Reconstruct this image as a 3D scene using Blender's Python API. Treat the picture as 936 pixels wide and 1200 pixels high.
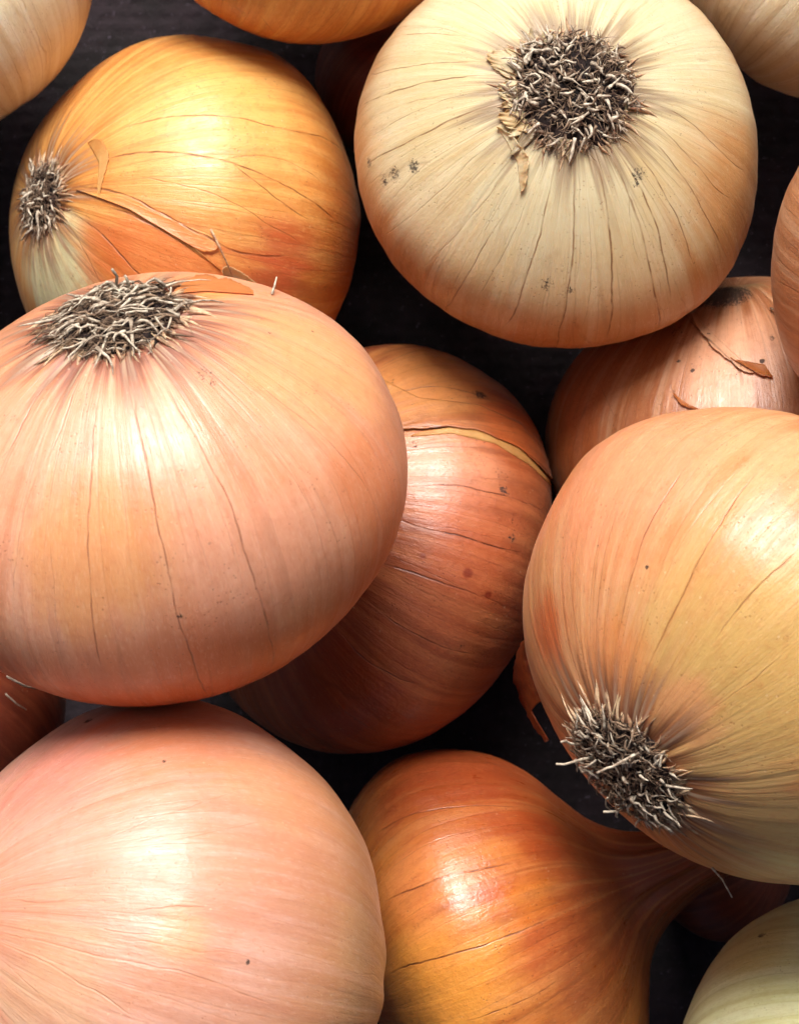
import bpy, math, random
import numpy as np
from mathutils import Vector, Matrix
from mathutils.bvhtree import BVHTree

R_ = math.radians
scene = bpy.context.scene
COL = scene.collection
for o in list(bpy.data.objects):
    bpy.data.objects.remove(o)

# ------------------------------------------------------------------ camera
S = 0.00016            # metres per photo pixel at the height Z0
Z0 = 0.072
DIST = 0.55
CAMZ = Z0 + DIST
cam = bpy.data.cameras.new('camera')
cam_o = bpy.data.objects.new('camera', cam)
COL.objects.link(cam_o)
cam_o.location = (0, 0, CAMZ)
cam.sensor_fit = 'HORIZONTAL'
cam.sensor_width = 36
cam.lens = 36 * DIST / (936 * S)
cam.clip_start = 0.01
cam.clip_end = 20
cam.dof.use_dof = True
cam.dof.focus_distance = CAMZ - 0.105
cam.dof.aperture_fstop = 45
scene.camera = cam_o

# ------------------------------------------------------------------ light
SUN_TILT = 45          # degrees from the zenith, towards the top of the picture
SUN_AZ = -6
w = bpy.data.worlds.new('World')
scene.world = w
w.use_nodes = True
nt = w.node_tree
sky = nt.nodes.new('ShaderNodeTexSky')
sky.sky_type = 'NISHITA'
sky.sun_disc = False
sky.sun_elevation = R_(90 - SUN_TILT)
sky.sun_rotation = R_(SUN_AZ)
sky.dust_density = 6.0
sky.air_density = 0.35
sky.ozone_density = 0.2
bg = nt.nodes['Background']
bg.inputs['Strength'].default_value = 0.09
nt.links.new(sky.outputs['Color'], bg.inputs['Color'])
sun = bpy.data.lights.new('sun', 'SUN')
sun.energy = 4.9
sun.angle = R_(28)
sun.color = (1.0, 0.98, 0.955)
sun_o = bpy.data.objects.new('sun', sun)
COL.objects.link(sun_o)
sun_o.location = (0, 0.5, 1)
d = Vector((math.sin(R_(SUN_AZ)) * math.sin(R_(SUN_TILT)), math.cos(R_(SUN_AZ)) * math.sin(R_(SUN_TILT)), math.cos(R_(SUN_TILT))))
sun_o.rotation_euler = d.to_track_quat('Z', 'Y').to_euler()

scene.view_settings.view_transform = 'Standard'
scene.view_settings.look = 'None'
scene.view_settings.gamma = 1
scene.view_settings.exposure = 0.08
scene.view_settings.use_curve_mapping = False
scene.render.engine = 'CYCLES'
scene.cycles.max_bounces = 6
scene.cycles.use_denoising = True
scene.cycles.use_adaptive_sampling = True
scene.cycles.adaptive_threshold = 0.06
scene.cycles.adaptive_min_samples = 16

# ------------------------------------------------------------------ helpers
def sc(z):
    """metres per photo pixel at height z"""
    return S * (CAMZ - z) / DIST

def at(px, py, z):
    """world point at height z that the photo shows at pixel px, py"""
    k = sc(z)
    return Vector(((px - 468) * k, (600 - py) * k, z))

def srgb(r, g, b):
    def f(c):
        c /= 255
        return c / 12.92 if c <= 0.04045 else ((c + 0.055) / 1.055) ** 2.4
    return (f(r), f(g), f(b), 1)

def mesh_obj(name, verts, faces, mat, parent=None, smooth=True, matrix=None, kind=None, label=None):
    me = bpy.data.meshes.new(name)
    me.from_pydata([tuple(v) for v in verts], [], faces)
    if smooth:
        me.polygons.foreach_set('use_smooth', [True] * len(me.polygons))
    me.materials.append(mat)
    me.update()
    o = bpy.data.objects.new(name, me)
    COL.objects.link(o)
    if parent is not None:
        o.parent = parent
    if matrix is not None:
        o.matrix_local = matrix
    if kind:
        o['kind'] = kind
    if label:
        o['label'] = label
    return o

def tube(points, radii, sides=5, V=None, F=None, flat=1.0):
    """append a tapered tube through points to the lists V, F"""
    if V is None:
        V, F = [], []
    base = len(V)
    n = len(points)
    up = None
    for i, p in enumerate(points):
        a = points[max(i - 1, 0)]
        b = points[min(i + 1, n - 1)]
        t = (b - a)
        if t.length < 1e-9:
            t = Vector((0, 0, 1))
        t.normalize()
        if up is None:
            up = t.orthogonal().normalized()
        up = (up - t * up.dot(t))
        if up.length < 1e-6:
            up = t.orthogonal()
        up.normalize()
        side = t.cross(up)
        for k in range(sides):
            an = 2 * math.pi * k / sides
            V.append(p + (up * math.cos(an) * flat + side * math.sin(an)) * radii[i])
    for i in range(n - 1):
        for k in range(sides):
            a = base + i * sides + k
            b = base + i * sides + (k + 1) % sides
            F.append((a, b, b + sides, a + sides))
    F.append(tuple(base + k for k in reversed(range(sides))))
    F.append(tuple(base + (n - 1) * sides + k for k in range(sides)))
    return V, F

class NT:
    """small helper for node trees"""
    def __init__(self, mat):
        self.t = mat.node_tree
        self.n = self.t.nodes
        self.l = self.t.links
    def put(self, sock, v):
        if v is None:
            return
        if isinstance(v, bpy.types.NodeSocket):
            self.l.new(v, sock)
        else:
            sock.default_value = v
    def math(self, op, a, b=None, c=None, clamp=False):
        nd = self.n.new('ShaderNodeMath')
        nd.operation = op
        nd.use_clamp = clamp
        self.put(nd.inputs[0], a); self.put(nd.inputs[1], b); self.put(nd.inputs[2], c)
        return nd.outputs[0]
    def vmath(self, op, a, b=None):
        nd = self.n.new('ShaderNodeVectorMath')
        nd.operation = op
        self.put(nd.inputs[0], a); self.put(nd.inputs[1], b)
        return nd.outputs['Value'] if op in ('LENGTH', 'DISTANCE', 'DOT_PRODUCT') else nd.outputs[0]
    def ss(self, v, a, b, c=0.0, d=1.0):
        nd = self.n.new('ShaderNodeMapRange')
        nd.interpolation_type = 'SMOOTHSTEP'
        self.put(nd.inputs[0], v)
        for i, x in enumerate((a, b, c, d)):
            self.put(nd.inputs[i + 1], x)
        return nd.outputs[0]
    def noise(self, vec, scale, detail=3, rough=0.55, dist=0.0):
        nd = self.n.new('ShaderNodeTexNoise')
        self.put(nd.inputs['Vector'], vec)
        nd.inputs['Scale'].default_value = scale
        nd.inputs['Detail'].default_value = detail
        nd.inputs['Roughness'].default_value = rough
        nd.inputs['Distortion'].default_value = dist
        return nd.outputs[0]
    def voro(self, vec, scale, feature='F1', rnd=1.0):
        nd = self.n.new('ShaderNodeTexVoronoi')
        nd.feature = feature
        self.put(nd.inputs['Vector'], vec)
        nd.inputs['Scale'].default_value = scale
        nd.inputs['Randomness'].default_value = rnd
        return nd.outputs['Distance']
    def mix(self, f, a, b):
        nd = self.n.new('ShaderNodeMix')
        nd.data_type = 'RGBA'
        self.put(nd.inputs[0], f); self.put(nd.inputs[6], a); self.put(nd.inputs[7], b)
        return nd.outputs[2]
    def comb(self, x, y, z):
        nd = self.n.new('ShaderNodeCombineXYZ')
        self.put(nd.inputs[0], x); self.put(nd.inputs[1], y); self.put(nd.inputs[2], z)
        return nd.outputs[0]

def new_mat(name):
    m = bpy.data.materials.new(name)
    m.use_nodes = True
    b = m.node_tree.nodes['Principled BSDF']
    return m, NT(m), b

def simple_mat(name, c1, c2, scale, rough=0.8, bump=0.3, bscale=None, dist=0.0005, trans=0.0):
    m, N, b = new_mat(name)
    tc = N.n.new('ShaderNodeTexCoord').outputs['Object']
    f = N.ss(N.noise(tc, scale, 4, 0.6), 0.3, 0.7)
    N.put(b.inputs['Base Color'], N.mix(f, c1, c2))
    b.inputs['Roughness'].default_value = rough
    bp = N.n.new('ShaderNodeBump')
    bp.inputs['Strength'].default_value = bump
    bp.inputs['Distance'].default_value = dist
    N.put(bp.inputs['Height'], N.noise(tc, bscale or scale * 3, 4, 0.6))
    N.put(b.inputs['Normal'], bp.outputs[0])
    return m

# ------------------------------------------------------------------ ground cloth
def ground():
    m, N, b = new_mat('dark_cloth')
    tc = N.n.new('ShaderNodeTexCoord').outputs['Object']
    f = N.ss(N.noise(tc, 60, 4, 0.65), 0.35, 0.7)
    c = N.mix(f, srgb(16, 9, 10), srgb(38, 26, 32))
    lint = N.ss(N.noise(tc, 900, 3, 0.8), 0.62, 0.75)
    c = N.mix(N.math('MULTIPLY', lint, 0.8), c, srgb(105, 95, 110))
    N.put(b.inputs['Base Color'], c)
    b.inputs['Roughness'].default_value = 0.95
    bp = N.n.new('ShaderNodeBump')
    bp.inputs['Strength'].default_value = 0.6
    bp.inputs['Distance'].default_value = 0.0006
    N.put(bp.inputs['Height'], N.noise(tc, 700, 3, 0.7))
    N.put(b.inputs['Normal'], bp.outputs[0])
    # a woven cloth: threads over and under, with slow folds; finer in the middle
    n = 440
    half = 0.17
    xs = np.linspace(-half, half, n)
    X, Y = np.meshgrid(xs, xs)
    pitch = 0.0030
    u, v = X / pitch * math.pi, Y / pitch * math.pi
    weave = np.abs(np.sin(u)) * (0.5 + 0.5 * np.sign(np.sin(u + 0.01) * np.sin(v + 0.01))) + np.abs(np.sin(v)) * (0.5 - 0.5 * np.sign(np.sin(u + 0.01) * np.sin(v + 0.01)))
    Z = 0.0005 * weave - 0.0012 + 0.0006 * np.sin(X * 37 + 1.3 * np.sin(Y * 21))
    verts = np.stack([X.ravel(), Y.ravel(), Z.ravel()], 1)
    idx = np.arange(n * n).reshape(n, n)
    q = np.stack([idx[:-1, :-1].ravel(), idx[:-1, 1:].ravel(), idx[1:, 1:].ravel(), idx[1:, :-1].ravel()], 1)
    o = mesh_obj('ground_cloth', verts.tolist(), q.tolist(), m)
    o['kind'] = 'structure'
    # the rest of the sheet, further out, slightly below
    h = 1.2
    z = -0.0035
    o2 = mesh_obj('ground', [(-h, -h, z), (h, -h, z), (h, h, z), (-h, h, z)], [(0, 1, 2, 3)], m)
    o2['kind'] = 'structure'

# ------------------------------------------------------------------ onions
# profile: (height along the axis, radius), root end first, in units of R
P_ROUND = [(0.74, 0.0), (0.765, 0.10), (0.775, 0.2), (0.75, 0.33), (0.66, 0.54), (0.50, 0.76), (0.28, 0.93), (0.0, 1.0),
           (-0.28, 0.94), (-0.52, 0.77), (-0.70, 0.55), (-0.83, 0.33), (-0.96, 0.16), (-1.12, 0.10), (-1.22, 0.03), (-1.22, 0.0)]
P_CLOSED = [(0.74, 0.0), (0.765, 0.10), (0.775, 0.2), (0.75, 0.33), (0.66, 0.54), (0.50, 0.76), (0.28, 0.93), (0.0, 1.0),
            (-0.28, 0.95), (-0.52, 0.79), (-0.70, 0.57), (-0.81, 0.34), (-0.86, 0.16), (-0.88, 0.06), (-0.88, 0.0)]
P_NECK = [(0.58, 0.0), (0.59, 0.1), (0.58, 0.22), (0.54, 0.42), (0.44, 0.68), (0.27, 0.90), (0.02, 1.0),
          (-0.24, 0.97), (-0.47, 0.86), (-0.63, 0.70), (-0.74, 0.51), (-0.84, 0.35), (-0.98, 0.235), (-1.17, 0.165), (-1.38, 0.135), (-1.6, 0.12), (-1.68, 0.07), (-1.69, 0.0)]

def spline(pts, n):
    """Catmull-Rom through pts, n samples evenly spaced by arc length"""
    p = np.array(pts, float)
    p = np.vstack([2 * p[0] - p[1], p, 2 * p[-1] - p[-2]])
    out = []
    for i in range(1, len(p) - 2):
        for t in np.linspace(0, 1, 24, endpoint=False):
            a, b, c, e = p[i - 1], p[i], p[i + 1], p[i + 2]
            out.append(0.5 * ((2 * b) + (-a + c) * t + (2 * a - 5 * b + 4 * c - e) * t * t + (-a + 3 * b - 3 * c + e) * t ** 3))
    out.append(p[-2])
    out = np.array(out)
    s = np.concatenate([[0], np.cumsum(np.hypot(*np.diff(out, axis=0).T))])
    s /= s[-1]
    q = np.linspace(0, 1, n)
    return np.stack([np.interp(q, s, out[:, 0]), np.maximum(np.interp(q, s, out[:, 1]), 0)], 1)

class Onion:
    def __init__(self, spec):
        self.__dict__.update(dict(profile=P_CLOSED, hs=1.0, nphi=288, ns=150, seed=1, groove=1.0, lobes=0.012, tuft=0.3))
        self.__dict__.update(spec)
        self.rng = np.random.RandomState(self.seed)
        self.z = self.zpx * S
        self.k = sc(self.z)
        self.R = self.r * self.k
        c = at(self.px, self.py, self.z)
        ax = Vector(self.axis).normalized()
        rot = ax.to_track_quat('Z', 'Y').to_matrix().to_4x4()
        self.base = Vector((c.x, c.y, c.z - self.R))
        self.empty = bpy.data.objects.new('onion', None)
        self.empty.empty_display_size = 0.02
        COL.objects.link(self.empty)
        self.empty.location = self.base
        self.empty['label'] = self.label
        self.empty['category'] = 'onion'
        self.empty['group'] = 'onions heaped on the dark cloth'
        self.ml = Matrix.Translation(c - self.base) @ rot      # part space -> empty space
        self.mw = Matrix.Translation(c) @ rot                   # part space -> world
        self.mwi = self.mw.inverted()
        self.prof = spline([(z * self.hs, r) for z, r in self.profile], 400)
        r = self.rng
        self.ph = r.uniform(0, 2 * math.pi, 24)
        # irregular grooves that run out from the root
        self.gphi = np.cumsum(r.uniform(0.6, 1.5, 30))
        self.gphi = self.gphi / self.gphi[-1] * 2 * math.pi
        self.glen = r.uniform(0.5, 1.3, 30)
        self.gdep = r.uniform(0.4, 1.2, 30)
        self.build()

    def surf(self, s, phi):
        """points (n,3) in units of metres, part space"""
        s = np.asarray(s, float); phi = np.asarray(phi, float)
        q = np.linspace(0, 1, 400)
        z = np.interp(s, q, self.prof[:, 0])
        rho = np.interp(s, q, self.prof[:, 1])
        p = self.ph
        L = self.lobes
        m = 1 + L * np.cos(2 * phi + p[0]) + L * 0.6 * np.cos(3 * phi + p[1] + z) + L * 0.25 * np.cos(7 * phi + p[2] + 1.5 * z)
        for k_ in range(6):
            m += 0.0045 * np.cos((1 + k_ % 4) * phi + p[12 + k_] + (2.0 + 1.1 * k_) * z + 0.8 * np.sin(3 * z + p[10]))
        neck = np.clip((-z - 0.62) / 0.35, 0, 1)
        m += neck * (0.05 * np.cos(6 * phi + p[18] + 1.5 * z) + 0.035 * np.cos(11 * phi + p[19] - 2 * z) + 0.02 * np.cos(19 * phi + p[20]))
        m += 0.0012 * (np.cos(17 * phi + p[3] + 2 * z) + np.cos(29 * phi + p[4] - z) + 0.7 * np.cos(47 * phi + p[5]))
        bx = L * 1.2 * np.sin(2.2 * z + p[6])
        # grooves
        g = np.zeros_like(rho + phi)
        if self.groove:
            t = self.tuft
            for a, ln, dp in zip(self.gphi, self.glen, self.gdep):
                dphi = np.angle(np.exp(1j * (phi - a)))
                far = np.clip((rho - t * 0.7) / (0.30 * ln), 0, 1)
                env = (1 - far) ** 1.6 * np.clip(rho / (t * 0.6), 0, 1) * (z > 0)
                wdt = 0.055 + 0.05 * (1 - np.clip(rho, 0, 1))
                g += dp * env * np.exp(-(dphi / wdt) ** 2)
        rr = rho * m
        off = -0.028 * self.groove * g
        x = rr * np.cos(phi) + bx * 0.3
        y = rr * np.sin(phi)
        zz = z + off
        x = x + off * 0.35 * np.cos(phi); y = y + off * 0.35 * np.sin(phi)
        return np.stack([x, y, zz], -1) * self.R

    def build(self):
        np_, ns = self.nphi, self.ns
        # more rings near the root
        s = np.linspace(0, 1, ns) ** 1.25
        phi = np.linspace(0, 2 * math.pi, np_, endpoint=False)
        Sg, Pg = np.meshgrid(s, phi, indexing='ij')
        P = self.surf(Sg.ravel(), Pg.ravel())
        idx = np.arange(ns * np_).reshape(ns, np_)
        nx = np.roll(idx, -1, axis=1)
        F = np.stack([idx[:-1].ravel(), idx[1:].ravel(), nx[1:].ravel(), nx[:-1].ravel()], 1).tolist()
        self.pts = P
        self.faces = F
        self.bvh = BVHTree.FromPolygons([Vector(p) for p in P], F)
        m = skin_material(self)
        self.body = mesh_obj('bulb', P.tolist(), F, m, self.empty, matrix=self.ml)

    def hit(self, px, py):
        """point and normal on the bulb (part space) that the photo shows at a pixel"""
        o = self.mwi @ Vector((0, 0, CAMZ))
        t = self.mwi @ at(px, py, 0.0)
        dr = (t - o).normalized()
        loc, nor, i, dd = self.bvh.ray_cast(o, dr)
        if loc is None:
            loc, nor, i, dd = self.bvh.find_nearest(o + dr * ((self.mwi @ at(px, py, self.z)) - o).length)
        if nor.dot(-dr) < 0:
            nor = -nor
        return loc, nor

def skin_material(on):
    m, N, b = new_mat('onion_skin')
    tc = N.n.new('ShaderNodeTexCoord').outputs['Object']
    nv = N.vmath('SCALE', tc)
    nv.node.inputs['Scale'].default_value = 1 / on.R
    sx = N.n.new('ShaderNodeSeparateXYZ')
    N.put(sx.inputs[0], nv)
    x, y, z = sx.outputs
    off = N.vmath('ADD', nv, tuple(float(v) for v in on.rng.uniform(-20, 20, 3)))
    rho = N.math('MAXIMUM', N.vmath('LENGTH', N.comb(x, y, 0.0)), 0.02)
    phi = N.math('ARCTAN2', y, x)
    cx = N.math('DIVIDE', x, rho)
    cy = N.math('DIVIDE', y, rho)
    wob = N.math('SUBTRACT', N.noise(off, 3.0, 3, 0.6), 0.5)
    C = on.col
    # broad blotches and streaks that run from root to neck
    blotch = N.ss(N.noise(off, C.get('bscale', 1.3), 3, 0.55), 0.36, 0.66)
    streak_v = N.vmath('ADD', N.comb(N.math('MULTIPLY', cx, 7.0), N.math('MULTIPLY', cy, 7.0), N.math('MULTIPLY', z, 0.8)), tuple(float(v) for v in on.rng.uniform(-9, 9, 3)))
    st1 = N.noise(streak_v, 1.0, 4, 0.6, 0.3)
    st2 = N.noise(streak_v, 5.0, 3, 0.6, 0.2)
    mottle = N.noise(off, 22.0, 4, 0.65)
    col = N.mix(blotch, C['a'], C['b'])
    col = N.mix(N.math('MULTIPLY', N.ss(st1, 0.40, 0.68), C.get('streak', 0.36)), col, C['c'])
    col = N.mix(N.math('MULTIPLY', N.ss(st2, 0.52, 0.72), C.get('fine', 0.2)), col, C['d'])
    if 'eq' in C:  # browner hue away from the root, with edge and neck shade painted in
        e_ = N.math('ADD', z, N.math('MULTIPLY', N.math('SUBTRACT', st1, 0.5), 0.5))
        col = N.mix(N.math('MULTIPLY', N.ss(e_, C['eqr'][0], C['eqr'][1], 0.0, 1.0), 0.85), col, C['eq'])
    rib = N.noise(N.comb(N.math('MULTIPLY', cx, 9.0), N.math('MULTIPLY', cy, 9.0), N.math('MULTIPLY_ADD', z, 0.25, 3.7)), 1.6, 2, 0.5, 0.0)
    col = N.mix(N.math('MULTIPLY', N.ss(rib, 0.50, 0.64), C.get('rib', 0.4)), col, C['c'])
    col = N.mix(N.math('MULTIPLY', N.ss(rib, 0.48, 0.36), C.get('rib', 0.4)), col, C['d'])
    # local patches of another hue, some with shade painted in (position on the bulb, radius, colour, strength)
    for (bx, by, br, bc, bs) in getattr(on, 'blobs', []):
        p = on_hit_proxy(on, bx, by)
        dd = N.vmath('DISTANCE', nv, tuple(p))
        dd = N.math('ADD', dd, N.math('MULTIPLY', wob, 0.35 * min(1.0, 2.5 * br / on.r)))
        dd = N.math('ADD', dd, N.math('MULTIPLY', N.math('SUBTRACT', st1, 0.5), 0.65 * min(1.0, 2.5 * br / on.r)))
        rr = br / on.r
        col = N.mix(N.math('MULTIPLY', N.ss(dd, rr * 0.35, rr * 1.1, 1.0, 0.0), bs), col, bc)
    # brown-stained and pale rays close to the root plate
    if on.groove:
        rays = N.noise(N.comb(N.math('MULTIPLY', cx, 5.0), N.math('MULTIPLY', cy, 5.0), N.math('MULTIPLY', z, 0.3)), 1.9, 3, 0.6)
        near = N.ss(N.math('MULTIPLY_ADD', N.math('SUBTRACT', rays, 0.5), -0.75, rho), on.tuft * 1.02, on.tuft * 1.02 + 0.24, 1.0, 0.0)
        near = N.math('MULTIPLY', near, N.ss(z, 0.1, 0.3))
        col = N.mix(N.math('MULTIPLY', near, 0.9), col, C['root'])
        pale = N.ss(rho, on.tuft * 0.95, on.tuft * 0.95 + 0.34, 1.0, 0.0)
        pale = N.math('MULTIPLY', N.math('MULTIPLY', pale, N.ss(rays, 0.52, 0.68)), N.ss(z, 0.1, 0.3))
        col = N.mix(N.math('MULTIPLY', pale, 0.55), col, C.get('pale', srgb(235, 215, 180)))
    # fine fibres and pores
    st3 = N.noise(N.vmath('MULTIPLY', streak_v, (4.0, 4.0, 9.0)), 4.2, 2, 0.6, 0.3)
    col = N.mix(N.math('MULTIPLY', N.ss(st3, 0.54, 0.70), 0.18), col, C['c'])
    col = N.mix(N.math('MULTIPLY', N.ss(st3, 0.46, 0.30), 0.18), col, C['d'])
    pore = N.voro(off, 46.0)
    porem = N.ss(N.noise(off, 8.0, 3, 0.6), 0.46, 0.64)
    pore = N.math('MULTIPLY', N.ss(pore, 0.10, 0.26, 1.0, 0.0), porem)
    col = N.mix(N.math('MULTIPLY', pore, 0.42), col, C['vein'])
    fleck = N.voro(N.vmath('ADD', off, (3.3, 1.7, 8.1)), 27.0)
    fleck = N.math('MULTIPLY', N.ss(fleck, 0.08, 0.17, 1.0, 0.0), N.ss(N.noise(off, 6.0, 2, 0.6), 0.44, 0.34))
    col = N.mix(N.math('MULTIPLY', fleck, 0.22), col, srgb(248, 226, 190))
    # mottled fine texture
    col = N.mix(N.math('MULTIPLY', N.ss(mottle, 0.48, 0.74), C.get('mottle', 0.22)), col, C['c'])
    # faint branching veins everywhere
    vv = N.comb(N.math('MULTIPLY_ADD', wob, 0.25, N.math('MULTIPLY', cx, 2.6)), N.math('MULTIPLY_ADD', wob, 0.2, N.math('MULTIPLY', cy, 2.6)), N.math('MULTIPLY_ADD', z, 0.28, float(on.rng.uniform(0, 50))))
    ve = N.voro(vv, 1.3, 'DISTANCE_TO_EDGE')
    ve = N.math('MULTIPLY', ve, rho)
    vline = N.ss(ve, 0.0, 0.014, 1.0, 0.0)
    ribv = N.voro(N.comb(N.math('MULTIPLY_ADD', wob, 0.15, N.math('MULTIPLY', cx, 6.2)), N.math('MULTIPLY_ADD', wob, 0.12, N.math('MULTIPLY', cy, 6.2)), N.math('MULTIPLY_ADD', z, 0.2, 5.5)), 1.3, 'DISTANCE_TO_EDGE')
    ribl = N.math('MULTIPLY', N.ss(N.math('MULTIPLY', ribv, rho), 0.0, 0.03, 1.0, 0.0), N.ss(N.noise(off, 2.2, 2, 0.5), 0.36, 0.6, 0.05, 0.24))
    brk = N.ss(N.noise(off, 4.0, 2, 0.5), 0.44, 0.58)
    vline = N.math('MULTIPLY', N.math('MULTIPLY', vline, brk), on.vfaint)
    vline = N.math('MAXIMUM', vline, ribl)
    # the veins that can be told apart, one by one
    wphi = N.math('ADD', phi, N.math('DIVIDE', N.math('MULTIPLY', N.math('SUBTRACT', N.noise(off, 3.5, 3, 0.5), 0.5), 0.05), rho))
    acc = None
    wj = N.ss(N.noise(off, 12.0, 2, 0.5), 0.3, 0.62, 0.35, 1.0)
    for (a, bq, cq, z0, z1, width, strength) in fit_veins(on):
        f = N.math('MULTIPLY_ADD', z, cq, bq)
        f = N.math('MULTIPLY_ADD', z, f, a)
        dlt = N.math('ABSOLUTE', N.math('WRAP', N.math('SUBTRACT', wphi, f), math.pi, -math.pi))
        dlt = N.math('MULTIPLY', dlt, rho)
        ln = N.ss(dlt, width * 0.15, width, strength, 0.0)
        zm, zh = (z0 + z1) / 2, abs(z1 - z0) / 2
        ln = N.math('MULTIPLY', ln, N.ss(N.math('ABSOLUTE', N.math('SUBTRACT', z, zm)), max(zh - 0.07, 0.0), zh + 0.05, 1.0, 0.0))
        acc = ln if acc is None else N.math('MAXIMUM', acc, ln)
    if acc is not None:
        acc = N.math('MULTIPLY', acc, wj)
        vline = N.math('MAXIMUM', vline, acc)
    col = N.mix(N.math('MULTIPLY', vline, 0.85), col, C['vein'])
    # specks and grains of soil
    sp = N.voro(N.vmath('ADD', off, N.comb(N.math('MULTIPLY', mottle, 0.08), N.math('MULTIPLY', st2, 0.08), 0.0)), 15.0)
    spm = N.ss(N.noise(off, 5.0, 2, 0.5), 0.52, 0.62)
    sp = N.math('MULTIPLY', N.ss(sp, 0.05, 0.10, 1.0, 0.0), spm)
    col = N.mix(N.math('MULTIPLY', sp, on.specks), col, srgb(60, 30, 15))
    dn = N.math('MULTIPLY_ADD', N.noise(off, 70.0, 3, 0.8), 0.6, N.math('MULTIPLY', N.noise(N.vmath('MULTIPLY', streak_v, (4.0, 4.0, 12.0)), 2.5, 3, 0.7), 0.4))
    dirt = None
    for (bx, by, br, thr) in getattr(on, 'dirt', []):
        p = on_hit_proxy(on, bx, by)
        dd = N.vmath('DISTANCE', nv, tuple(p))
        rr = br / on.r
        env = N.ss(dd, rr * 0.1, rr * 1.25, 0.92, 0.0)
        dm = N.ss(N.math('MULTIPLY', env, dn), thr - 0.02, thr + 0.10)
        dirt = dm if dirt is None else N.math('MAXIMUM', dirt, dm)
    if dirt is not None:
        col = N.mix(N.math('MULTIPLY', dirt, 0.9), col, srgb(38, 24, 18))
    N.put(b.inputs['Base Color'], col)
    rg = N.ss(N.math('MULTIPLY_ADD', st2, 0.5, N.math('MULTIPLY', N.noise(off, 9.0, 4, 0.65), 0.5)), 0.35, 0.65, on.rough - 0.03, on.rough + 0.15)
    if dirt is not None:
        rg = N.math('ADD', rg, N.math('MULTIPLY', dirt, 0.4))
    N.put(b.inputs['Roughness'], rg)
    b.inputs['Specular IOR Level'].default_value = on.spec
    b.inputs['Subsurface Weight'].default_value = 0.12
    b.inputs['Subsurface Radius'].default_value = (1.0, 0.45, 0.15)
    b.inputs['Subsurface Scale'].default_value = 0.002
    b.inputs['Sheen Weight'].default_value = 0.05
    b.inputs['Sheen Roughness'].default_value = 0.3
    b.inputs['Sheen Tint'].default_value = (1, 0.85, 0.65, 1)
    h = N.math('MULTIPLY', st2, 0.5)
    h = N.math('MULTIPLY_ADD', st1, 0.6, h)
    h = N.math('MULTIPLY_ADD', rib, 1.1, h)
    h = N.math('MULTIPLY_ADD', mottle, on.crinkle, h)
    h = N.math('MULTIPLY_ADD', N.noise(off, 60.0, 3, 0.6), 0.14, h)
    h = N.math('MULTIPLY_ADD', st3, 0.35, h)
    h = N.math('MULTIPLY_ADD', pore, -0.25, h)
    h = N.math('MULTIPLY_ADD', vline, -0.7, h)
    bp = N.n.new('ShaderNodeBump')
    bp.inputs['Strength'].default_value = 0.55
    bp.inputs['Distance'].default_value = 0.00028
    N.put(bp.inputs['Height'], h)
    N.put(b.inputs['Normal'], bp.outputs[0])
    return m

def on_hit_proxy(on, px, py):
    loc, nor = on.hit(px, py)
    return loc / on.R

def fit_veins(on):
    out = []
    for v in getattr(on, 'veins', []):
        pts, width, strength = v
        dense = []
        for i in range(len(pts) - 1):
            for t in np.linspace(0, 1, 6, endpoint=False):
                dense.append((pts[i][0] * (1 - t) + pts[i + 1][0] * t, pts[i][1] * (1 - t) + pts[i + 1][1] * t))
        dense.append(pts[-1])
        L = [on.hit(*p)[0] / on.R for p in dense]
        zz = np.array([l.z for l in L])
        ph = np.unwrap([math.atan2(l.y, l.x) for l in L])
        if zz.max() - zz.min() < 0.03:
            continue
        deg = 2 if len(pts) > 2 else 1
        c = np.polyfit(zz, ph, deg)
        if deg == 1:
            c = np.array([0.0, c[0], c[1]])
        a = float(c[2])
        out.append((a, float(c[1]), float(c[0]), float(zz.min()), float(zz.max()), width * 0.72 / on.r, strength))
    return out

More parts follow.
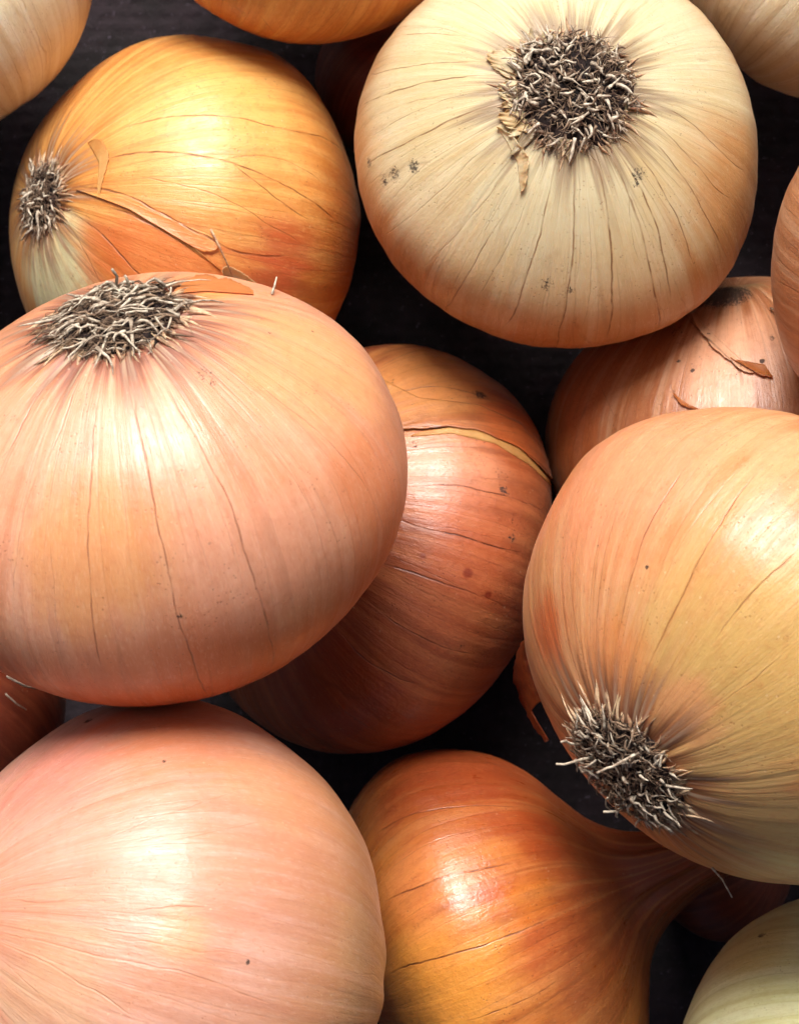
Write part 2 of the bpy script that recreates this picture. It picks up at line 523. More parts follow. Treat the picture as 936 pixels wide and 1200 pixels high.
# ------------------------------------------------------------------ root tuft
MAT = {}
def mats():
    MAT['soil'] = simple_mat('root_soil', srgb(14, 9, 8), srgb(48, 30, 26), 900, 0.95, 0.8, 1500)
    MAT['strand'] = simple_mat('dry_root', srgb(222, 208, 184), srgb(118, 96, 78), 700, 0.7, 0.4, 2500)
    MAT['strand_dark'] = simple_mat('stained_root', srgb(158, 132, 106), srgb(74, 50, 38), 600, 0.8, 0.4, 2500)
    MAT['fringe'] = simple_mat('skin_fringe', srgb(226, 194, 154), srgb(120, 72, 46), 420, 0.6, 0.4, 1500)
    MAT['paper'] = simple_mat('papery_skin', srgb(236, 186, 116), srgb(214, 148, 78), 160, 0.5, 0.5, 600)
    MAT['paper_pale'] = simple_mat('pale_papery_skin', srgb(236, 220, 184), srgb(216, 180, 126), 200, 0.5, 0.5, 700)
    MAT['paper_red_shaded'] = simple_mat('red_shaded_papery_skin', srgb(118, 46, 20), srgb(156, 76, 36), 160, 0.45, 0.5, 600)  # red-brown skin, darkened in colour for the shade it hangs in
    MAT['paper_tan'] = simple_mat('tan_papery_skin', srgb(190, 110, 50), srgb(160, 90, 44), 160, 0.45, 0.5, 600)
    MAT['paper_peach'] = simple_mat('peach_papery_skin', srgb(228, 150, 90), srgb(216, 134, 74), 160, 0.45, 0.5, 600)
    for k in ('paper', 'paper_pale', 'paper_red_shaded', 'fringe', 'paper_tan', 'paper_peach'):
        b = MAT[k].node_tree.nodes['Principled BSDF']
        b.inputs['Subsurface Weight'].default_value = 0.1
        b.inputs['Subsurface Scale'].default_value = 0.001
        if k != 'fringe':
            T = MAT[k].node_tree
            tr = T.nodes.new('ShaderNodeBsdfTranslucent')
            src = b.inputs['Base Color'].links[0].from_socket
            T.links.new(src, tr.inputs['Color'])
            mx = T.nodes.new('ShaderNodeMixShader')
            mx.inputs[0].default_value = 0.4
            T.links.new(b.outputs[0], mx.inputs[1]); T.links.new(tr.outputs[0], mx.inputs[2])
            T.links.new(mx.outputs[0], T.nodes['Material Output'].inputs['Surface'])

def s_for_rho(on, rho):
    """curve parameter at the root side where the profile reaches radius rho"""
    n = int(np.argmax(on.prof[:, 1]))
    return float(np.interp(rho, on.prof[:n, 1], np.linspace(0, 1, 400)[:n]))

def root_tuft(on, rt=None, n=150, big=26, length=(0.05, 0.16), thick=0.011, lay=None, sticks=()):
    """dried roots on the root plate. rt: radius in units of R; lay: preferred direction of lying roots"""
    rt = rt or on.tuft
    r = random.Random(on.seed * 7 + 3)
    R = on.R
    # the dark plate under the roots, lumpy
    V, F = [], []
    NR, NP = 22, 72
    for i in range(NR + 1):
        q = i / NR
        for k in range(NP):
            ph = 2 * math.pi * k / NP
            edge = 0.94 + 0.05 * math.sin(5 * ph + on.ph[7]) + 0.04 * math.sin(11 * ph + on.ph[8]) + 0.03 * math.sin(17 * ph + on.ph[9])
            rho = rt * 0.98 * q * edge
            p = Vector(on.surf(s_for_rho(on, rho), ph))
            lift = (0.055 * (1 - q ** 3) + 0.020 * r.uniform(-1, 1) * (1 - q) ** 0.7 * (q < 0.9)) - 0.006 * (q > 0.99)
            V.append(p + Vector((0, 0, lift * R)))
    for i in range(NR):
        for k in range(NP):
            a, b2 = i * NP + k, i * NP + (k + 1) % NP
            F.append((a, a + NP, b2 + NP, b2))
    plate = mesh_obj('root_plate', V, F, MAT['soil'], on.empty, matrix=on.ml)

    def top(x, y, lift):
        rho = math.hypot(x, y)
        ph = math.atan2(y, x)
        p = Vector(on.surf(s_for_rho(on, min(rho, 0.95)), ph))
        q = min(rho / rt, 1.2)
        return p + Vector((0, 0, (0.055 * max(0, 1 - q ** 3) + lift) * R))

    def strand(kind):
        a = r.uniform(0, 2 * math.pi)
        q = math.sqrt(r.random()) * 0.97
        x, y = rt * q * math.cos(a), rt * q * math.sin(a)
        L = r.uniform(*length)
        if kind == 'big':
            L *= 1.35
        if lay is not None and r.random() < 0.72:
            dirn = lay + r.uniform(-0.35, 0.35)
        else:
            dirn = a + r.uniform(-1.3, 1.3) if q > 0.5 else r.uniform(0, 2 * math.pi)
        pts, rad = [], []
        n_ = 6
        stand = r.uniform(0.0, 0.7) if lay is None else r.uniform(0.0, 0.45)
        bend = r.uniform(-1.2, 1.2)
        kink = r.choice((0, 0, r.uniform(-1.3, 1.3)))
        kt = r.uniform(0.3, 0.8)
        wd_ = r.uniform(0.55, 1.15) if kind != 'hair' else 0.32
        h = r.uniform(0.0, 0.02) + (0.02 if kind == 'big' else 0)
        for i in range(n_):
            t = i / (n_ - 1)
            dd = dirn + bend * t + (kink if t > kt else 0)
            pts.append(top(x, y, h + 0.004))
            x += L / n_ * math.cos(dd) * (1 - 0.5 * stand)
            y += L / n_ * math.sin(dd) * (1 - 0.5 * stand)
            h += L / n_ * (stand * (1 - 0.9 * t) - 0.12 * t + r.uniform(-0.12, 0.12)) * 0.8
            h = max(h, 0.002)
            th = thick * wd_ * r.uniform(0.7, 1.2) * (1 - 0.55 * t)
            if i == n_ - 1:
                th *= 0.3
            rad.append(th * R)
        return pts, rad

    VA, FA, VB, FB = [], [], [], []
    for i in range(int(n * 2.4)):
        pts, rad = strand('hair')
        tube(pts, rad, 3, VB, FB)
    for i in range(n):
        pts, rad = strand('small')
        if r.random() < 0.5:
            tube(pts, rad, 5, VB, FB)
        else:
            tube(pts, rad, 5, VA, FA)
    mesh_obj('root_tuft', VA, FA, MAT['strand'], on.empty, matrix=on.ml, kind='stuff')
    mesh_obj('stained_root_tuft', VB, FB, MAT['strand_dark'], on.empty, matrix=on.ml, kind='stuff')
    for i in range(big):
        pts, rad = strand('big')
        V, F = tube(pts, [q_ * 1.25 for q_ in rad], 5)
        mesh_obj('root_strand', V, F, MAT['strand'], on.empty, matrix=on.ml)
    for (x0, y0, x1, y1, up) in sticks:         # long roots that stand out, given where the photo shows them
        p0, n0 = on.hit(x0, y0)
        q1 = on.mwi @ at(x1, y1, (on.mw @ p0).z + up * S)
        pts = []
        for i in range(6):
            t = i / 5
            pts.append(p0.lerp(q1, t) + n0 * (0.02 * R * math.sin(t * 3.1)) + Vector((r.uniform(-1, 1), r.uniform(-1, 1), r.uniform(-1, 1))) * 0.006 * R)
        V, F = tube(pts, [thick * R * 1.25 * (1 - 0.3 * i / 5) for i in range(6)], 5)
        mesh_obj('root_strand', V, F, MAT['strand'], on.empty, matrix=on.ml)
    # torn fringe of skin around the plate: pale tapered teeth that hug the bulb
    V, F = [], []
    for i in range(104):
        a = 2 * math.pi * (i + r.uniform(-0.8, 0.8)) / 104
        r0 = rt * r.uniform(0.80, 0.98)
        ln = r.choice((0.03, 0.05, 0.07, 0.14)) * r.uniform(0.8, 1.2)
        wd = r.uniform(0.004, 0.011)
        pts, rad = [], []
        for k in range(6):
            t = k / 5
            rho = r0 + ln * t
            aa = a + 0.05 * math.sin(3 * t + i)
            p = Vector(on.surf(s_for_rho(on, rho), aa))
            pts.append(p + Vector((0, 0, R * (0.020 * (1 - t) ** 1.5 + 0.006 * math.sin(i * 2.3) * (1 - t) - 0.003 * t))))
            rad.append(R * wd * (0.55 + 0.6 * math.sin(math.pi * min(1, t * 1.2)) ) * (1 - 0.8 * t ** 3))
        tube(pts, rad, 5, V, F, flat=0.45)
    mesh_obj('skin_fringe', V, F, MAT['fringe'], on.empty, matrix=on.ml, kind='stuff')

def skin_flap(on, edge_a, edge_b, lift_a=0.0, lift_b=0.01, mat='paper', jag=0.4, name='loose_skin', m=10, n=70, seed=0, label=None, curl=0.0, taper=True):
    """papery sheet lying on the bulb between two lines given where the photo shows them (pixels)"""
    r = np.random.RandomState(seed + 11)
    def res(e):
        e = np.array(e, float)
        s = np.concatenate([[0], np.cumsum(np.hypot(*np.diff(e, axis=0).T))]); s /= s[-1]
        q = np.linspace(0, 1, n)
        return np.stack([np.interp(q, s, e[:, 0]), np.interp(q, s, e[:, 1])], 1)
    A, B = res(edge_a), res(edge_b)
    j = (np.convolve(r.uniform(-1, 1, n + 4), np.ones(5) / 5, 'same')[2:n + 2] * 4 + r.uniform(-0.7, 0.7, n)) * jag
    dirv = B - A
    ln = np.hypot(dirv[:, 0], dirv[:, 1])[:, None] + 1e-6
    B = B + dirv / ln * j[:, None]
    q_ = np.linspace(0, 1, n)
    tp = (np.clip(np.sin(np.pi * q_), 0, 1) ** 0.45)[:, None] if taper else 1.0
    B = A + (B - A) * tp
    V, F = [], []
    wav = r.uniform(0, 6)
    for i in range(n):
        for k in range(m):
            t = k / (m - 1)
            px = A[i] * (1 - t) + B[i] * t
            p, nr = on.hit(px[0], px[1])
            lf = lift_a + (lift_b - lift_a) * t ** 2 + 0.0025 + curl * t ** 4 * (0.5 + 0.5 * math.sin(i * 0.5 + wav))
            V.append(p + nr * lf * on.R)
    for i in range(n - 1):
        for k in range(m - 1):
            a = i * m + k
            F.append((a, a + 1, a + m + 1, a + m))
    o = mesh_obj(name, V, F, on.body.data.materials[0] if mat == 'own' else MAT[mat], on.empty, matrix=on.ml, label=label)
    sd = o.modifiers.new('thickness', 'SOLIDIFY')
    sd.thickness = 0.00008
    sd.offset = 1
    return o

def fibre(on, pts, th=1.2, mat='strand', name='fibre', lift=0.006):
    """a thin dry fibre lying on the bulb; pts: (x, y, lift in px)"""
    P = []
    for (x, y, l) in pts:
        p, nr = on.hit(x, y)
        P.append(p + nr * (l * S + lift * on.R))
    V, F = tube(P, [th * S * (1 - 0.4 * i / (len(P) - 1)) for i in range(len(P))], 5)
    return mesh_obj(name, V, F, MAT[mat], on.empty, matrix=on.ml)

# ------------------------------------------------------------------ build
mats()
ground()

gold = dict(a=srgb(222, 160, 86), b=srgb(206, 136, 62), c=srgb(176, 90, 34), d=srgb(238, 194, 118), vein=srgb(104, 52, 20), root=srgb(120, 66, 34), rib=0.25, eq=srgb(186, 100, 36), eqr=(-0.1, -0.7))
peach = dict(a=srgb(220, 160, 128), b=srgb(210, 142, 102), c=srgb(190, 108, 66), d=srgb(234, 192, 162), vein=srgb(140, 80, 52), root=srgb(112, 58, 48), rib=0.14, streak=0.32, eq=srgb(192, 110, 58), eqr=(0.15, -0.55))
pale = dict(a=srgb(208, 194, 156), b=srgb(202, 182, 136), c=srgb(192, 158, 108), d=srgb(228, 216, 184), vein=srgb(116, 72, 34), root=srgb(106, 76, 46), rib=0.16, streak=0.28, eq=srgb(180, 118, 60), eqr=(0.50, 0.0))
copper = dict(a=srgb(162, 92, 56), b=srgb(148, 76, 40), c=srgb(110, 40, 20), d=srgb(196, 122, 76), vein=srgb(66, 24, 12), root=srgb(90, 40, 20), rib=0.4)
pink = dict(a=srgb(208, 156, 134), b=srgb(202, 144, 114), c=srgb(182, 110, 78), d=srgb(222, 186, 172), vein=srgb(184, 122, 88), root=srgb(150, 90, 60), rib=0.14, streak=0.34, eq=srgb(194, 132, 80), eqr=(0.1, -0.5))  # vein colour also paints the small shadows beside the skin ridges
redgold = dict(a=srgb(192, 96, 46), b=srgb(204, 126, 58), c=srgb(146, 54, 22), d=srgb(214, 146, 84), vein=srgb(88, 32, 14), root=srgb(100, 40, 20), rib=0.3, eq=srgb(112, 50, 24), eqr=(-0.5, -0.95))  # eq darkens the neck, painting in the shade of the onion above
tan = dict(a=srgb(172, 114, 76), b=srgb(158, 98, 58), c=srgb(126, 68, 36), d=srgb(192, 152, 120), vein=srgb(58, 32, 18), root=srgb(60, 40, 28))
olive = dict(a=srgb(212, 154, 108), b=srgb(202, 142, 88), c=srgb(180, 100, 52), d=srgb(226, 180, 132), vein=srgb(130, 74, 32), root=srgb(110, 50, 26), rib=0.3)
white = dict(a=srgb(222, 222, 172), b=srgb(214, 212, 154), c=srgb(180, 166, 92), d=srgb(236, 236, 200), vein=srgb(150, 130, 70), root=srgb(120, 100, 60))
cream = dict(a=srgb(228, 214, 180), b=srgb(220, 200, 158), c=srgb(200, 168, 118), d=srgb(238, 228, 204), vein=srgb(150, 104, 56), root=srgb(120, 90, 60))
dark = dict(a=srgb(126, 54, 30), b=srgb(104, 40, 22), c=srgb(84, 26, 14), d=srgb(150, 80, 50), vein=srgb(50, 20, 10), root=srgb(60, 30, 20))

def O(**k):
    base = dict(vfaint=0.25, specks=0.5, rough=0.36, spec=0.6, crinkle=0.5)
    base.update(k)
    return Onion(base)

# --- upper left: golden onion lying on its side, root to the left
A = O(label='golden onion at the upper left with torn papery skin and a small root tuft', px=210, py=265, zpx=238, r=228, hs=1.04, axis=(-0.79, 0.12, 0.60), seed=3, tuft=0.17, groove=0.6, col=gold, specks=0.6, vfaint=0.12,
      blobs=[(60, 320, 90, srgb(206, 200, 156), 0.9), (180, 300, 90, srgb(206, 112, 56), 0.8), (330, 320, 70, srgb(176, 60, 36), 0.75), (240, 140, 130, srgb(230, 184, 104), 0.6), (410, 260, 90, srgb(172, 94, 36), 0.75), (120, 290, 40, srgb(198, 100, 40), 0.6)],  # deep red and brown patches on the right paint its shaded side
      veins=[([(127, 155), (211, 135), (300, 135), (357, 155), (409, 188)], 1.9, 0.8), ([(124, 183), (188, 179), (268, 188), (329, 214), (390, 256)], 2.2, 1.0),
             ([(268, 188), (300, 216), (357, 258)], 1.7, 0.8), ([(167, 204), (221, 218), (268, 233), (350, 285)], 1.5, 0.6), ([(80, 216), (141, 230), (197, 254), (263, 280), (329, 310)], 2.6, 1.0),
             ([(132, 246), (160, 252), (207, 279), (263, 319)], 2.6, 1.0), ([(87, 249), (132, 287), (172, 329)], 2.2, 1.0), ([(80, 262), (102, 300), (122, 335)], 1.6, 0.7), ([(270, 187), (320, 180), (380, 215)], 1.2, 0.5)],
      dirt=[(190, 160, 60, 0.62)])
# --- upper right: pale onion, root up
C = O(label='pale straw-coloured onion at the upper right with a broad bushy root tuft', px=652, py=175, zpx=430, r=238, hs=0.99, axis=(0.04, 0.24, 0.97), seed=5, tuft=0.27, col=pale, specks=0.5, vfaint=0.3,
      blobs=[(860, 240, 120, srgb(190, 124, 58), 0.75), (640, 405, 80, srgb(190, 128, 72), 0.6), (440, 260, 60, srgb(198, 140, 84), 0.5), (640, 230, 120, srgb(198, 192, 160), 0.5)],
      veins=[([(469, 40), (510, 39), (549, 43)], 1.5, 0.7), ([(434, 86), (503, 74), (572, 72)], 1.6, 0.7), ([(426, 123), (486, 97), (572, 89)], 1.9, 0.9), ([(440, 155), (509, 120), (577, 106)], 1.2, 0.5),
             ([(434, 189), (503, 152), (572, 123)], 2.0, 0.9), ([(452, 275), (503, 235), (577, 166)], 1.4, 0.5), ([(506, 303), (543, 263), (589, 206)], 1.3, 0.5), ([(523, 364), (549, 321), (589, 252)], 1.7, 0.8),
             ([(595, 381), (620, 321), (638, 258), (646, 212)], 1.9, 0.9), ([(649, 409), (666, 344), (675, 275), (672, 212)], 2.0, 0.9), ([(712, 395), (718, 321), (712, 246), (701, 189)], 2.4, 1.0),
             ([(772, 384), (766, 321), (744, 252), (721, 189)], 2.6, 0.9), ([(787, 344), (775, 286), (755, 229), (726, 178)], 2.3, 0.9), ([(812, 303), (784, 235), (749, 183)], 1.7, 0.8),
             ([(844, 286), (812, 223), (766, 166)], 1.9, 0.8), ([(852, 235), (812, 189), (755, 137)], 1.7, 0.7), ([(869, 200), (818, 149), (755, 115)], 1.6, 0.7), ([(745, 300), (738, 260), (735, 210)], 1.1, 0.5),
             ([(562, 345), (590, 300), (618, 230)], 1.2, 0.5), ([(685, 380), (694, 320), (690, 240)], 1.1, 0.4)],
      dirt=[(432, 190, 18, 0.40), (462, 202, 26, 0.42), (485, 195, 22, 0.40), (640, 333, 26, 0.44), (668, 340, 14, 0.42), (748, 203, 26, 0.42), (745, 215, 10, 0.4), (450, 212, 20, 0.42)])
# --- left: big peach onion, root at the top
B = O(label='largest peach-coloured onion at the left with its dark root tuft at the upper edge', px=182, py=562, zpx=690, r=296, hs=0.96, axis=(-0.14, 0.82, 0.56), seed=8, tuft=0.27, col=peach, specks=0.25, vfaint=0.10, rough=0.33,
      blobs=[(110, 650, 110, srgb(214, 146, 86), 0.7), (240, 810, 170, srgb(196, 100, 48), 0.75), (300, 640, 110, srgb(226, 156, 122), 0.6), (380, 420, 120, srgb(228, 160, 100), 0.6), (230, 340, 60, srgb(228, 150, 76), 0.8), (440, 560, 80, srgb(212, 122, 74), 0.5)],  # the lowest orange-brown patch paints the shade on the underside
      veins=[([(5, 535), (27, 498), (53, 450)], 2.0, 0.9), ([(59, 532), (78, 490), (90, 452)], 2.0, 0.9), ([(115, 471), (107, 535), (101, 610), (112, 727), (117, 780)], 1.9, 0.85),
             ([(160, 471), (174, 556), (190, 647), (211, 727), (240, 813)], 2.2, 0.9), ([(200, 460), (240, 535), (283, 631), (310, 711), (320, 775)], 2.6, 0.8), ([(256, 460), (320, 524), (374, 610)], 1.3, 0.4),
             ([(288, 439), (374, 503), (427, 567), (449, 620)], 1.5, 0.5), ([(40, 560), (22, 620), (16, 700)], 1.4, 0.5), ([(60, 640), (64, 720), (80, 800)], 1.3, 0.4)],
      dirt=[(240, 440, 34, 0.46), (250, 450, 12, 0.42), (211, 722, 9, 0.42), (316, 390, 5, 0.35), (366, 388, 5, 0.35)])
# --- centre: coppery onion lying under its neighbours
D = O(label='coppery red-brown onion in the centre, its cracked skin crossed by sideways veins', px=432, py=641, zpx=244, r=244, hs=0.88, axis=(-0.74, 0.29, 0.61), seed=12, tuft=0.2, groove=0.0, col=copper, specks=0.9, vfaint=0.3, rough=0.34, crinkle=0.8,
      blobs=[(500, 440, 110, srgb(206, 138, 78), 0.85), (530, 545, 70, srgb(214, 146, 108), 0.65), (600, 500, 60, srgb(196, 96, 46), 0.7), (560, 640, 80, srgb(178, 92, 56), 0.6), (400, 820, 120, srgb(130, 52, 24), 0.7), (510, 720, 70, srgb(150, 80, 50), 0.6),  # the dark red patch at the bottom is painted shade
             (548, 672, 7, srgb(104, 16, 14), 0.7), (572, 697, 6, srgb(104, 16, 12), 0.7), (495, 652, 5, srgb(104, 20, 16), 0.6)],
      veins=[([(445, 430), (479, 411), (521, 411)], 1.6, 0.7), ([(464, 460), (491, 454), (538, 454), (576, 471)], 1.8, 0.9), ([(479, 503), (538, 503), (581, 515), (623, 539), (644, 562)], 3.4, 1.0), ([(479, 569), (538, 571), (589, 577), (636, 598)], 1.7, 0.8),
             ([(470, 611), (513, 620), (564, 637), (610, 647)], 2.2, 1.0), ([(455, 662), (500, 677), (555, 698)], 2.0, 0.9), ([(432, 707), (470, 734), (513, 756), (547, 766)], 2.2, 1.0), ([(402, 747), (440, 781), (487, 802)], 1.9, 0.9), ([(364, 787), (394, 828), (445, 860)], 1.6, 0.7)],
      dirt=[(563, 463, 20, 0.36), (590, 575, 18, 0.42), (600, 630, 14, 0.42), (485, 520, 20, 0.46)])
# --- right: tan onion behind, half hidden
G = O(label='dull brown onion at the right with a dark soil stain and split skin', px=870, py=507, zpx=254, r=234, hs=0.98, axis=(-0.08, 0.98, 0.18), seed=14, tuft=0.2, groove=0.0, col=tan, specks=1.0, vfaint=0.35, rough=0.36, crinkle=1.0,
      blobs=[(860, 420, 90, srgb(206, 152, 118), 0.7), (670, 520, 80, srgb(166, 88, 40), 0.7), (860, 335, 40, srgb(150, 120, 80), 0.7)],
      veins=[([(804, 372), (829, 394), (856, 421), (873, 446)], 2.8, 1.0), ([(785, 456), (799, 471), (819, 480)], 1.8, 0.9), ([(700, 440), (716, 480), (728, 500)], 1.4, 0.6), ([(905, 366), (920, 380)], 2.4, 0.9)],
      dirt=[(848, 345, 60, 0.30), (826, 354, 30, 0.34), (792, 388, 30, 0.46), (893, 423, 6, 0.3), (811, 434, 5, 0.3), (905, 396, 12, 0.42), (795, 423, 6, 0.36)])
# --- right: big onion, root to the lower left
E = O(label='large tan and yellow onion at the right edge, root tuft facing lower left', px=885, py=761, zpx=676, r=297, hs=1.01, axis=(-0.68, -0.56, 0.48), seed=21, tuft=0.26, col=olive, specks=0.3, vfaint=0.12, rough=0.34,
      blobs=[(880, 790, 190, srgb(196, 158, 90), 0.85), (730, 550, 150, srgb(216, 142, 104), 0.8), (640, 740, 60, srgb(190, 90, 46), 0.8), (880, 960, 120, srgb(196, 158, 100), 0.8), (905, 520, 60, srgb(226, 156, 112), 0.7), (800, 830, 50, srgb(212, 140, 96), 0.6), (720, 770, 60, srgb(206, 124, 66), 0.6), (640, 600, 60, srgb(206, 110, 66), 0.5)],
      veins=[([(795, 555), (765, 605), (740, 670), (727, 740)], 2.0, 0.85), ([(885, 555), (840, 620), (795, 705), (765, 770)], 2.0, 0.85), ([(930, 647), (880, 695), (840, 745)], 2.0, 0.85), ([(930, 760), (880, 800), (820, 840)], 1.5, 0.5),
             ([(725, 595), (705, 660), (697, 760)], 1.4, 0.5), ([(668, 640), (668, 700), (682, 770)], 1.4, 0.5), ([(640, 680), (650, 740), (670, 800)], 1.6, 0.6), ([(936, 900), (890, 905), (850, 910)], 1.2, 0.4)],
      dirt=[(758, 665, 5, 0.3), (700, 640, 5, 0.42)])
# --- lower left: pink onion
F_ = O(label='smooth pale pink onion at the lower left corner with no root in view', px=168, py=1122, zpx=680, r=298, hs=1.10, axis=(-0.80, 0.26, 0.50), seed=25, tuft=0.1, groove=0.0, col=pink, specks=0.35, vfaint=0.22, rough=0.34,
      blobs=[(60, 900, 110, srgb(204, 122, 104), 0.7), (330, 930, 100, srgb(210, 144, 100), 0.6), (420, 1100, 60, srgb(204, 152, 108), 0.6), (210, 1090, 40, srgb(222, 160, 104), 0.45), (60, 1160, 90, srgb(204, 164, 124), 0.5), (200, 850, 110, srgb(208, 112, 60), 0.55)],
      veins=[([(5, 1052), (40, 1058), (80, 1057)], 2.2, 0.8), ([(10, 1098), (103, 1114), (205, 1140), (308, 1170)], 2.4, 0.8), ([(5, 1109), (77, 1140), (154, 1190)], 2.2, 0.7), ([(169, 1068), (215, 1063), (262, 1064)], 1.8, 0.7),
             ([(205, 985), (308, 965)], 1.5, 0.4), ([(10, 1042), (103, 1027)], 1.6, 0.6), ([(5, 1130), (51, 1170), (77, 1199)], 1.6, 0.6), ([(256, 892), (308, 885), (359, 882)], 1.4, 0.5), ([(100, 1085), (200, 1100), (280, 1115)], 1.3, 0.4), ([(120, 985), (205, 950), (280, 925)], 1.3, 0.4)],
      dirt=[(103, 845, 14, 0.36), (192, 893, 8, 0.42), (290, 1128, 6, 0.34)])
# --- lower middle: red-gold onion with a neck
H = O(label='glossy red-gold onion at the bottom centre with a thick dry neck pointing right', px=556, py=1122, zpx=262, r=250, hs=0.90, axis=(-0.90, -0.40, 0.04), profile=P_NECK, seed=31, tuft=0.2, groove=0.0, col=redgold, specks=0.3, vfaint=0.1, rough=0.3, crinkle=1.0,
      blobs=[(500, 1150, 110, srgb(226, 150, 60), 0.8), (620, 1050, 34, srgb(216, 130, 44), 0.4), (640, 980, 55, srgb(160, 48, 16), 0.5), (520, 900, 130, srgb(148, 62, 30), 0.85), (700, 1150, 90, srgb(150, 72, 34), 0.7), (500, 1050, 70, srgb(222, 136, 80), 0.5)],
      veins=[([(445, 971), (495, 953), (542, 945), (600, 945)], 1.8, 0.8), ([(457, 1055), (507, 1032), (594, 1013)], 2.2, 0.9), ([(460, 1140), (530, 1119), (641, 1079)], 2.3, 1.0), ([(553, 1195), (594, 1181), (647, 1154)], 1.9, 0.8)])
# --- bottom right corner: greenish white onion
J = O(label='greenish white onion cut by the bottom right corner', px=1000, py=1300, zpx=400, r=245, hs=1.03, axis=(-0.82, -0.30, -0.50), seed=37, tuft=0.26, groove=0.8, col=white, specks=0.4, vfaint=0.12, blobs=[(880, 1110, 60, srgb(206, 190, 120), 0.7)], dirt=[(892, 1096, 14, 0.38)])
# --- deep, shaded and edge onions
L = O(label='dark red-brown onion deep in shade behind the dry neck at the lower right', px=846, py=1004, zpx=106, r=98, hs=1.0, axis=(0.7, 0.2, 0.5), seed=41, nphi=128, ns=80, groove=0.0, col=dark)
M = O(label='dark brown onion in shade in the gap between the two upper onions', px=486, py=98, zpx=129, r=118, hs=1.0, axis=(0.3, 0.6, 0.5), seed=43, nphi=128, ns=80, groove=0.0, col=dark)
Nn = O(label='amber onion cut by the top edge, left of the pale rooted onion', px=345, py=-133, zpx=330, r=201, hs=0.96, axis=(0.36, 0.66, 0.66), seed=47, nphi=192, ns=100, groove=0.0, col=gold, veins=[([(308, 22), (318, 35)], 1.6, 0.8)])
Oo = O(label='brown onion showing only as a sliver at the right edge beside the pale onion', px=1142, py=309, zpx=602, r=244, hs=1.00, axis=(0.27, -0.46, 0.85), seed=51, nphi=192, ns=100, groove=0.0, col=tan)
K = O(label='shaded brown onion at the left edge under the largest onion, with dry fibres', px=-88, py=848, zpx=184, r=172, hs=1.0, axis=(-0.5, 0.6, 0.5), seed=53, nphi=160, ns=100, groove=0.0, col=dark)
P_ = O(label='cream-coloured onion filling the top left corner', px=-72, py=-10, zpx=300, r=186, hs=1.0, axis=(-0.4, 0.7, 0.5), seed=57, nphi=224, ns=120, groove=0.0, col=cream, vfaint=0.35)
Q_ = O(label='cream-coloured onion filling the top right corner', px=968, py=-60, zpx=255, r=194, hs=1.0, axis=(0.5, 0.6, 0.5), seed=59, nphi=224, ns=120, groove=0.0, col=cream, vfaint=0.35)

# ------------------------------------------------------------------ roots
root_tuft(C, rt=0.30, n=230, big=44, length=(0.05, 0.13), thick=0.0088)
root_tuft(B, rt=0.26, n=170, big=44, length=(0.06, 0.19), thick=0.0066, lay=math.pi * 0.03, sticks=[(136, 352, 131, 316, 30), (150, 352, 146, 322, 24), (96, 362, 86, 347, 16), (124, 350, 118, 336, 16)])
root_tuft(E, rt=0.27, n=280, big=46, length=(0.04, 0.13), thick=0.0056, sticks=[(705, 886, 651, 897, 30), (690, 872, 658, 868, 24), (742, 940, 706, 952, 10), (760, 880, 700, 905, 40)])
root_tuft(A, rt=0.17, n=130, big=14, length=(0.05, 0.13), thick=0.0075)
root_tuft(J, rt=0.26, n=150, big=24, length=(0.06, 0.2), thick=0.009)

# ------------------------------------------------------------------ loose skins and fibres
skin_flap(A, [(90, 222), (141, 231), (197, 255), (255, 279)], [(128, 237), (160, 250), (209, 279), (266, 321)], 0.0, 0.011, 'own', seed=21, jag=0.9, m=14, taper=True)
skin_flap(D, [(440, 440), (490, 466), (560, 474), (610, 496), (648, 548)], [(450, 506), (534, 502), (562, 507), (606, 526), (648, 566)], 0.0, 0.012, 'own', seed=22, jag=0.5, m=16, taper=False)
skin_flap(G, [(812, 366), (836, 392), (862, 416), (886, 436)], [(800, 370), (824, 396), (852, 424), (874, 450)], 0.0, 0.012, 'own', seed=23, jag=0.6, m=8)
skin_flap(A, [(140, 240), (163, 254), (209, 282), (258, 316)], [(133, 236), (160, 247), (209, 275), (266, 319)], 0.0, 0.010, 'paper', seed=2, jag=0.25, m=5)
skin_flap(A, [(262, 322), (275, 326), (300, 336)], [(252, 300), (266, 308), (308, 333)], 0.0, 0.03, 'paper_pale', seed=3, jag=0.3, m=6)
skin_flap(A, [(104, 168), (116, 190), (114, 232)], [(124, 148), (128, 180), (120, 232)], 0.0, 0.006, 'paper', seed=1, jag=0.8)
skin_flap(C, [(606, 62), (604, 80), (604, 96)], [(566, 55), (572, 72), (578, 88)], 0.012, 0.008, 'paper_pale', seed=4, jag=1.6, curl=0.01)
skin_flap(C, [(606, 96), (604, 112), (606, 128)], [(582, 94), (588, 108), (584, 122)], 0.012, 0.012, 'paper_pale', seed=15, jag=1.6, curl=0.02)
skin_flap(C, [(614, 128), (612, 142), (618, 156)], [(582, 126), (584, 138), (594, 154)], 0.012, 0.010, 'paper_pale', seed=5, jag=1.5, curl=0.02)
skin_flap(C, [(583, 150), (594, 166), (606, 190), (610, 224)], [(590, 146), (604, 160), (618, 182), (622, 222)], 0.002, 0.020, 'paper_pale', seed=6, jag=0.9, curl=0.01)
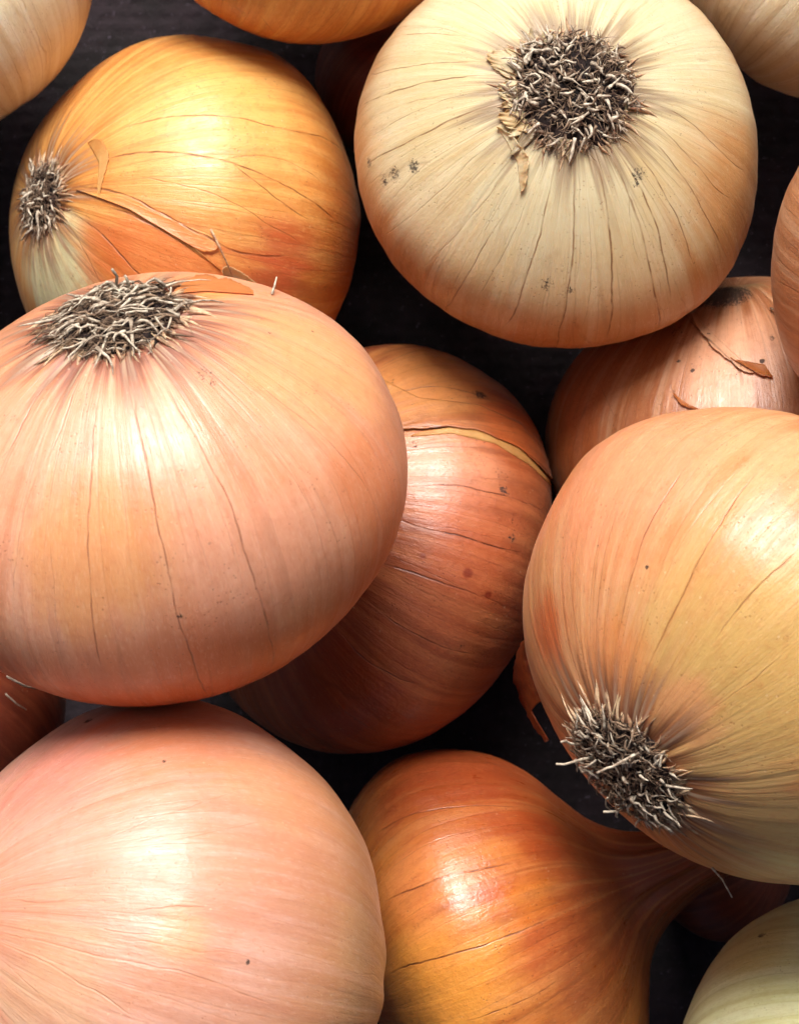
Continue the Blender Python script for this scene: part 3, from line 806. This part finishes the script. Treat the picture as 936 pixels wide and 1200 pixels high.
for q_ in range(9):
    a_ = 1.9 + q_ * 0.30 + (0.12 if q_ % 2 else 0)
    ca_, sa_ = math.cos(a_), math.sin(a_)
    r0_, r1_ = 62, 74 + 9 * ((q_ * 7) % 4)
    w_ = 6 + 2 * (q_ % 3)
    skin_flap(C, [(668 + r0_ * ca_ - w_ * sa_, 106 + r0_ * sa_ + w_ * ca_), (668 + r0_ * ca_ + w_ * sa_, 106 + r0_ * sa_ - w_ * ca_)],
              [(668 + r1_ * ca_ - w_ * 0.6 * sa_, 106 + r1_ * sa_ + w_ * 0.6 * ca_), (668 + r1_ * ca_ + w_ * 0.8 * sa_, 106 + r1_ * sa_ - w_ * 0.8 * ca_)],
              0.012, 0.006, 'own' if q_ % 3 == 1 else 'paper_pale', seed=40 + q_, jag=1.3, n=20, m=6, curl=0.02)
skin_flap(C, [(654, 150), (664, 152), (676, 150)], [(656, 178), (668, 192), (674, 172)], 0.008, 0.012, 'paper_pale', seed=7, jag=0.8, n=12)
skin_flap(D, [(482, 512), (530, 508), (580, 520), (622, 546), (644, 568)], [(479, 504), (534, 501), (562, 506), (606, 524), (645, 562)], 0.0, 0.006, 'paper', seed=8, jag=0.2, m=4)
skin_flap(D, [(530, 503), (562, 509), (604, 526)], [(534, 497), (560, 499), (600, 515)], 0.002, 0.006, 'paper', seed=9, jag=0.2, m=4)
skin_flap(G, [(856, 421), (874, 424), (896, 428), (905, 442)], [(866, 430), (880, 436), (898, 445), (908, 450)], 0.002, 0.016, 'paper_tan', seed=10, jag=0.4)
skin_flap(G, [(790, 462), (803, 472), (820, 480)], [(784, 459), (798, 475), (818, 484)], 0.002, 0.012, 'paper_tan', seed=12, jag=0.3)
skin_flap(B, [(205, 345), (240, 342), (296, 346)], [(196, 334), (236, 324), (300, 334)], 0.004, 0.006, 'paper_peach', seed=13, jag=1.0)

def side_flap():
    """curled strip of outer skin standing off the left flank of the right-hand onion"""
    line = [(613, 752, 596), (603, 775, 560), (603, 800, 545), (612, 825, 545), (625, 850, 560), (640, 870, 590)]
    inner = [(620, 745, 600), (622, 770, 590), (632, 800, 590), (640, 818, 595), (645, 826, 600), (655, 858, 610)]
    n, m = 36, 7
    r = random.Random(4)
    def samp(l, q):
        q *= len(l) - 1
        i = min(int(q), len(l) - 2)
        t = q - i
        return [l[i][k] * (1 - t) + l[i + 1][k] * t for k in range(3)]
    V, F = [], []
    for i in range(n):
        q = i / (n - 1)
        a = samp(inner, q); b = samp(line, q)
        j = r.uniform(-1.6, 1.6)
        wdt = 1.0 if q < 0.60 else max(0.22, 1.0 - (q - 0.60) * 9)
        for k in range(m):
            t = k / (m - 1)
            t2 = t if wdt == 1.0 else 1 - wdt + t * wdt
            x = a[0] * (1 - t2) + b[0] * t2 + (j if k == m - 1 else 0)
            y = a[1] * (1 - t2) + b[1] * t2
            z = a[2] * (1 - t2) + b[2] * t2 + 14 * math.sin(t2 * 3.1)
            V.append(E.mwi @ at(x, y, z * S))
    for i in range(n - 1):
        for k in range(m - 1):
            a = i * m + k
            F.append((a, a + m, a + m + 1, a + 1))
    o = mesh_obj('loose_skin', V, F, MAT['paper_red_shaded'], E.empty, matrix=E.ml, label='curled strip of red-brown skin standing off the flank')
    sd = o.modifiers.new('thickness', 'SOLIDIFY')
    sd.thickness = 0.0002
side_flap()

fibre(E, [(835, 1016, 0), (848, 1024, 6), (862, 1035, 22)], 1.4)
fibre(B, [(318, 346, 0), (319, 342, 6), (320, 336, 14)], 1.6)
fibre(K, [(2, 797, 14), (20, 809, 18), (45, 815, 20), (72, 816, 22)], 2.2)
fibre(K, [(0, 783, 24), (10, 781, 26), (16, 779, 26)], 2.0)
fibre(K, [(2, 816, 10), (14, 827, 10), (24, 834, 12)], 1.4)
fibre(A, [(247, 268, 2), (258, 292, 6), (270, 318, 10)], 1.5, 'fringe')
fibre(G, [(902, 364, 2), (912, 371, 5), (922, 379, 6)], 1.6, 'strand_dark')
